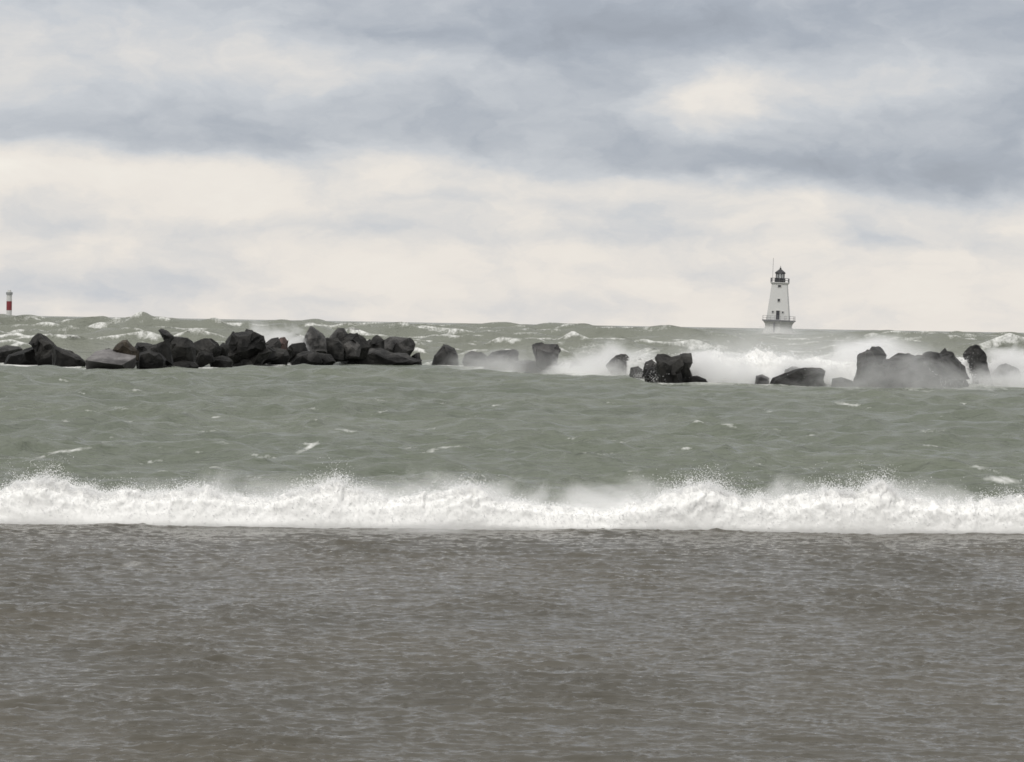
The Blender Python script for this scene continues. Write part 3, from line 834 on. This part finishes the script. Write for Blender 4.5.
def BD(px): return ground(px, base_row(px)).y
mist(215, 335, 300, 362, BD(280) + 5, 2.2, 0.75, 'thin puff of spray rising behind the dry rock pile', 0.7, 0.55, seed=1)
mist(405, 610, 332, 384, BD(520) - 0.4, 1.3, 0.27, 'thin grey mist drifting over the flat-backed and anvil-shaped boulders', 0.6, 0.1, noise_amt=0.6, seed=2)
mist(515, 700, 326, 382, BD(610) + 2.0, 2.0, 0.9, 'thick spray around the leaning boulder', 0.8, 0.40, seed=3)
mist(535, 680, 346, 386, BD(610) - 0.6, 0.9, 0.55, 'low mist lying in front of the leaning boulder', 0.8, 0.2, noise_amt=0.8, seed=4)
mist(640, 800, 330, 392, BD(720) + 2.0, 2.2, 0.75, 'white burst of spray behind the blackest jagged rock', 0.9, 0.45, seed=5)
mist(720, 890, 340, 392, BD(800) + 2.0, 1.8, 0.65, 'ragged spray above the long rising rock', 1.0, 0.45, seed=6)
mist(740, 1060, 326, 398, BD(880) - 1.2, 1.1, 0.24, 'grey mist veiling the column-like and widest boulders', 0.8, 0.25, noise_amt=1.3, seed=7)
mist(800, 950, 322, 372, BD(880) + 5, 2.2, 0.7, 'spray puff behind the round knob boulder', 0.8, 0.35, seed=8)
mist(925, 1090, 330, 392, BD(1000) + 2.0, 2.2, 1.0, 'white spray around the dark hooded rock', 0.9, 0.40, seed=9)
mist(540, 1090, 304, 380, BD(800) + 9, 5.0, 0.075, 'thin sheet of spray drifting on the wind behind the misty boulders', 0.35, 0.3, noise_amt=0.9, seed=31)
mist(735, 822, 320, 340, 782.0, 7.0, 0.05, 'spray bursting around the foot of the lighthouse', 0.25, 0.3, noise_amt=0.9, seed=32)
mist(920, 1090, 350, 398, BD(1000) - 0.8, 1.0, 0.75, 'low spray in front of the fan-shaped boulder', 0.9, 0.2, noise_amt=0.9, seed=10)
ROTB = math.atan2(float(DBx(5.0) - DBx(-5.0)), 10.0)
mist(-640, 1660, 452, 516, DBp(512) + 0.35, 0.55, 1.2, 'fine mist blown off the crest of the breaking wave', 2.2, 0.70, noise_amt=1.2, stretch=(0.55, 1, 0.7), seed=21, rot=ROTB)
mist(325, 520, 510, 538, DBp(420) - 0.75, 0.5, 0.8, 'thin mist drifting onto the brown water in front of the breaking wave', 2.0, 0.3, noise_amt=0.8, seed=22)

TOPB = [(520, 376), (545, 366), (565, 360), (590, 364), (612, 356), (640, 352), (665, 356), (690, 350), (712, 347), (735, 352), (755, 346), (775, 352), (800, 350), (822, 353), (845, 352), (862, 358), (880, 362), (920, 366),
        (950, 362), (965, 352), (985, 360), (1000, 352), (1020, 350), (1050, 356), (1090, 365)]
_, _, _, _, surf2 = foam_ridge(TOPB, lambda p: BD(p) + 3.0, 520, 1090, 1100, 50, 3.0, 'surf_foam', 'white churning surf breaking over the misty end of the breakwater', 0.25)

# splash drops and torn water among the misty rocks
pts = []; szs = []
q_, s_ = fuzz(surf2, 16000, 0.022, 0.10)
pts.append(q_); szs.append(s_)
for (px0, px1, py0, py1, off_, n) in [(690, 860, 346, 384, 2.4, 5200), (560, 660, 345, 378, 2.2, 1400), (950, 1030, 345, 386, 2.6, 900), (930, 1024, 378, 390, -0.8, 700), (540, 660, 370, 380, -0.8, 900)]:
    for k in range(int(n / 7)):
        px = rs.uniform(px0, px1); f = rs.rand() ** 1.6
        py = py1 + (py0 - py1) * f
        c = P(px, py, BD(px) + off_ + rs.normal(0, 0.5))
        kk = 14
        pts.append(np.array(c)[None, :] + rs.normal(0, 1, (kk, 3)) * np.array([0.30, 0.2, 0.12]) * (0.5 + rs.rand()))
        szs.append(rs.uniform(0.004, 0.013, kk) * (1.2 - 0.7 * f))
dr2 = droplets('splash', np.concatenate(pts), np.concatenate(szs), M_drop)
tag(dr2, 'white splashing drops thrown over the misty end of the breakwater', 'sea spray', None, 'stuff')

# ------------------------------------------------------------------ lighthouse
def frustum(bm, plan0, z0, plan1, z1):
    a = [bm.verts.new((x, y, z0)) for x, y in plan0]
    b_ = [bm.verts.new((x, y, z1)) for x, y in plan1]
    n = len(a)
    for j in range(n): bm.faces.new((a[j], a[(j + 1) % n], b_[(j + 1) % n], b_[j]))
    bm.faces.new(a[::-1]); bm.faces.new(b_)

def sq(h_): return [(-h_, -h_), (h_, -h_), (h_, h_), (-h_, h_)]
def ngon(r, n, ph=0.0): return [(r * math.cos(ph + 2 * math.pi * k / n), r * math.sin(ph + 2 * math.pi * k / n)) for k in range(n)]
def box(bm, c, s_, rot=None):
    r = bmesh.ops.create_cube(bm, size=1.0)
    bmesh.ops.scale(bm, vec=s_, verts=r['verts'])
    if rot: bmesh.ops.rotate(bm, cent=(0, 0, 0), matrix=rot, verts=r['verts'])
    bmesh.ops.translate(bm, vec=c, verts=r['verts'])
def rod(bm, a, b_, r, n=6):
    a, b_ = Vector(a), Vector(b_)
    v = b_ - a
    q = bmesh.ops.create_cone(bm, cap_ends=True, segments=n, radius1=r, radius2=r, depth=v.length)
    mtx = Matrix.Translation((a + b_) / 2) @ v.to_track_quat('Z', 'Y').to_matrix().to_4x4()
    bmesh.ops.transform(bm, matrix=mtx, verts=q['verts'])

DL = 790.0
mp = DL / F                          # metres per pixel there
lp = P(778.6, 320, DL)               # deck level
ZD = lp.z
L0 = empty('lighthouse', (lp.x - 0.1, DL, 0), R(-9.5))
L0.rotation_euler = (0, R(1.5), R(-9.5))          # it leans a little, as in the photo
L0.location.x -= math.tan(R(1.5)) * ZD
tag(L0, 'white tapering lighthouse with black lantern on a flared concrete base', 'lighthouse')
plan = [(-4.0, 2.0), (-3.7, -2.2), (-0.6, -4.2), (0.9, -4.2), (3.8, -1.4), (4.0, 3.0), (0.0, 4.4)]
sc_ = lambda k: [(x * k, y * k) for x, y in plan]
bm = bmesh.new()
frustum(bm, sc_(1.16), -1.5, sc_(1.08), 0.8)
frustum(bm, sc_(1.08), 0.803, sc_(0.90), ZD - 1.9)
frustum(bm, sc_(0.90), ZD - 1.897, sc_(0.93), ZD - 1.1)
frustum(bm, sc_(0.93), ZD - 1.097, sc_(1.07), ZD - 0.35)
bs_o = link('base', bm, M_conc, L0)
bm = bmesh.new(); box(bm, (-0.75, -4.12 * 0.97 - 0.1, (0.5 + ZD) / 2 - 0.3), (0.42, 0.5, ZD - 1.5))
link('base_strip', bm, M_grey, L0)  # upright dark grey strip on the front of the base
bm = bmesh.new(); frustum(bm, sc_(1.13), ZD - 0.345, sc_(1.13), ZD)
link('deck', bm, M_grey, L0)
bm = bmesh.new()
rp = sc_(1.09)
for k in range(len(rp)):
    a, b_ = Vector(rp[k] + (0,)), Vector(rp[(k + 1) % len(rp)] + (0,))
    nn_ = max(2, int((b_ - a).length / 1.3))
    for j in range(nn_):
        q = a.lerp(b_, j / nn_)
        rod(bm, (q.x, q.y, ZD), (q.x, q.y, ZD + 1.1), 0.035)
    for z in (0.55, 1.1): rod(bm, (a.x, a.y, ZD + z), (b_.x, b_.y, ZD + z), 0.03)
link('deck_railing', bm, M_grey, L0)
HT = 9.6
w0, w1 = 3.06, 2.06
bm = bmesh.new()
frustum(bm, sq(w0), ZD + 0.003, sq(w1), ZD + HT)
tower = link('tower', bm, M_white, L0)
def wy(z): return -(w0 + (w1 - w0) * z / HT)
tl = math.atan((w0 - w1) / HT)
def opening(name, x, z, w, h_):
    bm = bmesh.new(); box(bm, (0, 0, 0), (w, 0.24, h_), Matrix.Rotation(-tl, 3, 'X'))
    o = link(name, bm, M_dark, L0); o.location = (x, wy(z) + 0.02, ZD + z)
    bm = bmesh.new()
    for sx_ in (-1, 1): box(bm, (sx_ * (w / 2 + 0.06), -0.02, 0), (0.12, 0.3, h_ + 0.24), None)
    box(bm, (0, -0.02, h_ / 2 + 0.06), (w - 0.004, 0.3, 0.12)); box(bm, (0, -0.02, -h_ / 2 - 0.06), (w - 0.004, 0.3, 0.12))
    link('frame', bm, M_white, o)
    return o
opening('door', 0.05, 1.32, 0.95, 2.4)
opening('window', -1.35, 2.15, 0.42, 0.5)
opening('window', 1.35, 2.10, 0.42, 0.5)
opening('window', 0.1, 5.35, 0.62, 0.75)
opening('window', 0.1, 9.2, 0.80, 0.6)
ZG = ZD + HT
bm = bmesh.new()
frustum(bm, sq(2.05), ZG + 0.003, sq(2.40), ZG + 0.45)
frustum(bm, sq(2.44), ZG + 0.453, sq(2.44), ZG + 0.65)
link('gallery', bm, M_white, L0)
bm = bmesh.new()
rp = sq(2.36)
for k in range(4):
    a, b_ = Vector(rp[k] + (0,)), Vector(rp[(k + 1) % 4] + (0,))
    for j in range(4):
        q = a.lerp(b_, j / 4); rod(bm, (q.x, q.y, ZG + 0.65), (q.x, q.y, ZG + 1.75), 0.05)
    for z in (1.2, 1.75): rod(bm, (a.x, a.y, ZG + z), (b_.x, b_.y, ZG + z), 0.04)
link('gallery_railing', bm, M_grey, L0)
bm = bmesh.new()
frustum(bm, ngon(1.55, 8, R(22.5)), ZG + 0.653, ngon(1.55, 8, R(22.5)), ZG + 1.75)
link('lantern_parapet', bm, M_black, L0)
bm = bmesh.new(); frustum(bm, ngon(1.16, 8, R(22.5)), ZG + 1.753, ngon(1.16, 8, R(22.5)), ZG + 3.0)
gl = link('lantern_glass', bm, M_glass, L0)
bm = bmesh.new()
for z in (1.80, 2.96): frustum(bm, ngon(1.24, 8, R(22.5)), ZG + z - 0.045, ngon(1.24, 8, R(22.5)), ZG + z + 0.045)
for x, y in ngon(1.19, 8, R(22.5)): rod(bm, (x, y, ZG + 1.79), (x, y, ZG + 2.97), 0.09)
link('glazing_bars', bm, M_black, gl)
bm = bmesh.new()
frustum(bm, ngon(1.56, 8, R(22.5)), ZG + 3.0, ngon(1.45, 8, R(22.5)), ZG + 3.35)
frustum(bm, ngon(1.45, 8, R(22.5)), ZG + 3.353, ngon(0.35, 8, R(22.5)), ZG + 4.2)
rf = link('lantern_roof', bm, M_black, L0)
bm = bmesh.new()
q = bmesh.ops.create_icosphere(bm, subdivisions=2, radius=0.28); bmesh.ops.translate(bm, vec=(0, 0, ZG + 4.4), verts=q['verts'])
rod(bm, (0, 0, ZG + 4.5), (0, 0, ZG + 5.1), 0.07)
link('finial', bm, M_black, rf)
bm = bmesh.new(); rod(bm, (-1.95, -1.2, ZG + 0.65), (-1.95, -1.2, ZG + 7.2), 0.05)
link('antenna', bm, M_grey, L0)

# ------------------------------------------------------------------ striped beacon
DBc = 720.0
mb_ = DBc / F
bp_ = P(9.0, 319, DBc)
B0 = empty('beacon_tower', (bp_.x, DBc, 0))
tag(B0, 'slim white beacon tower with a red band standing on the horizon', 'beacon')
zz = lambda py: P(9.0, py, DBc).z
rad = 2.75 * mb_
bm = bmesh.new(); frustum(bm, ngon(rad * 1.35, 20), -1.5, ngon(rad * 1.3, 20), zz(317.5))
link('footing', bm, M_conc, B0)
bm = bmesh.new(); frustum(bm, ngon(rad, 20), zz(317.5) + 0.003, ngon(rad * 0.98, 20), zz(310.3))
link('shaft', bm, M_white, B0)
bm = bmesh.new(); frustum(bm, ngon(rad * 0.98, 20), zz(301.2), ngon(rad * 0.96, 20), zz(294.6)); link('upper_shaft', bm, M_white, B0)
bm = bmesh.new(); frustum(bm, ngon(rad * 1.0, 20), zz(310.3) + 0.003, ngon(rad * 1.0, 20), zz(301.2) - 0.003); link('red_band', bm, M_red, B0)
bm = bmesh.new(); frustum(bm, ngon(rad * 1.2, 20), zz(294.6) + 0.003, ngon(rad * 1.2, 20), zz(292.2)); link('gallery', bm, M_lgrey, B0)
bm = bmesh.new(); frustum(bm, ngon(rad * 0.75, 16), zz(292.2) + 0.003, ngon(rad * 0.6, 16), zz(290.0)); link('lamp', bm, M_white, B0)
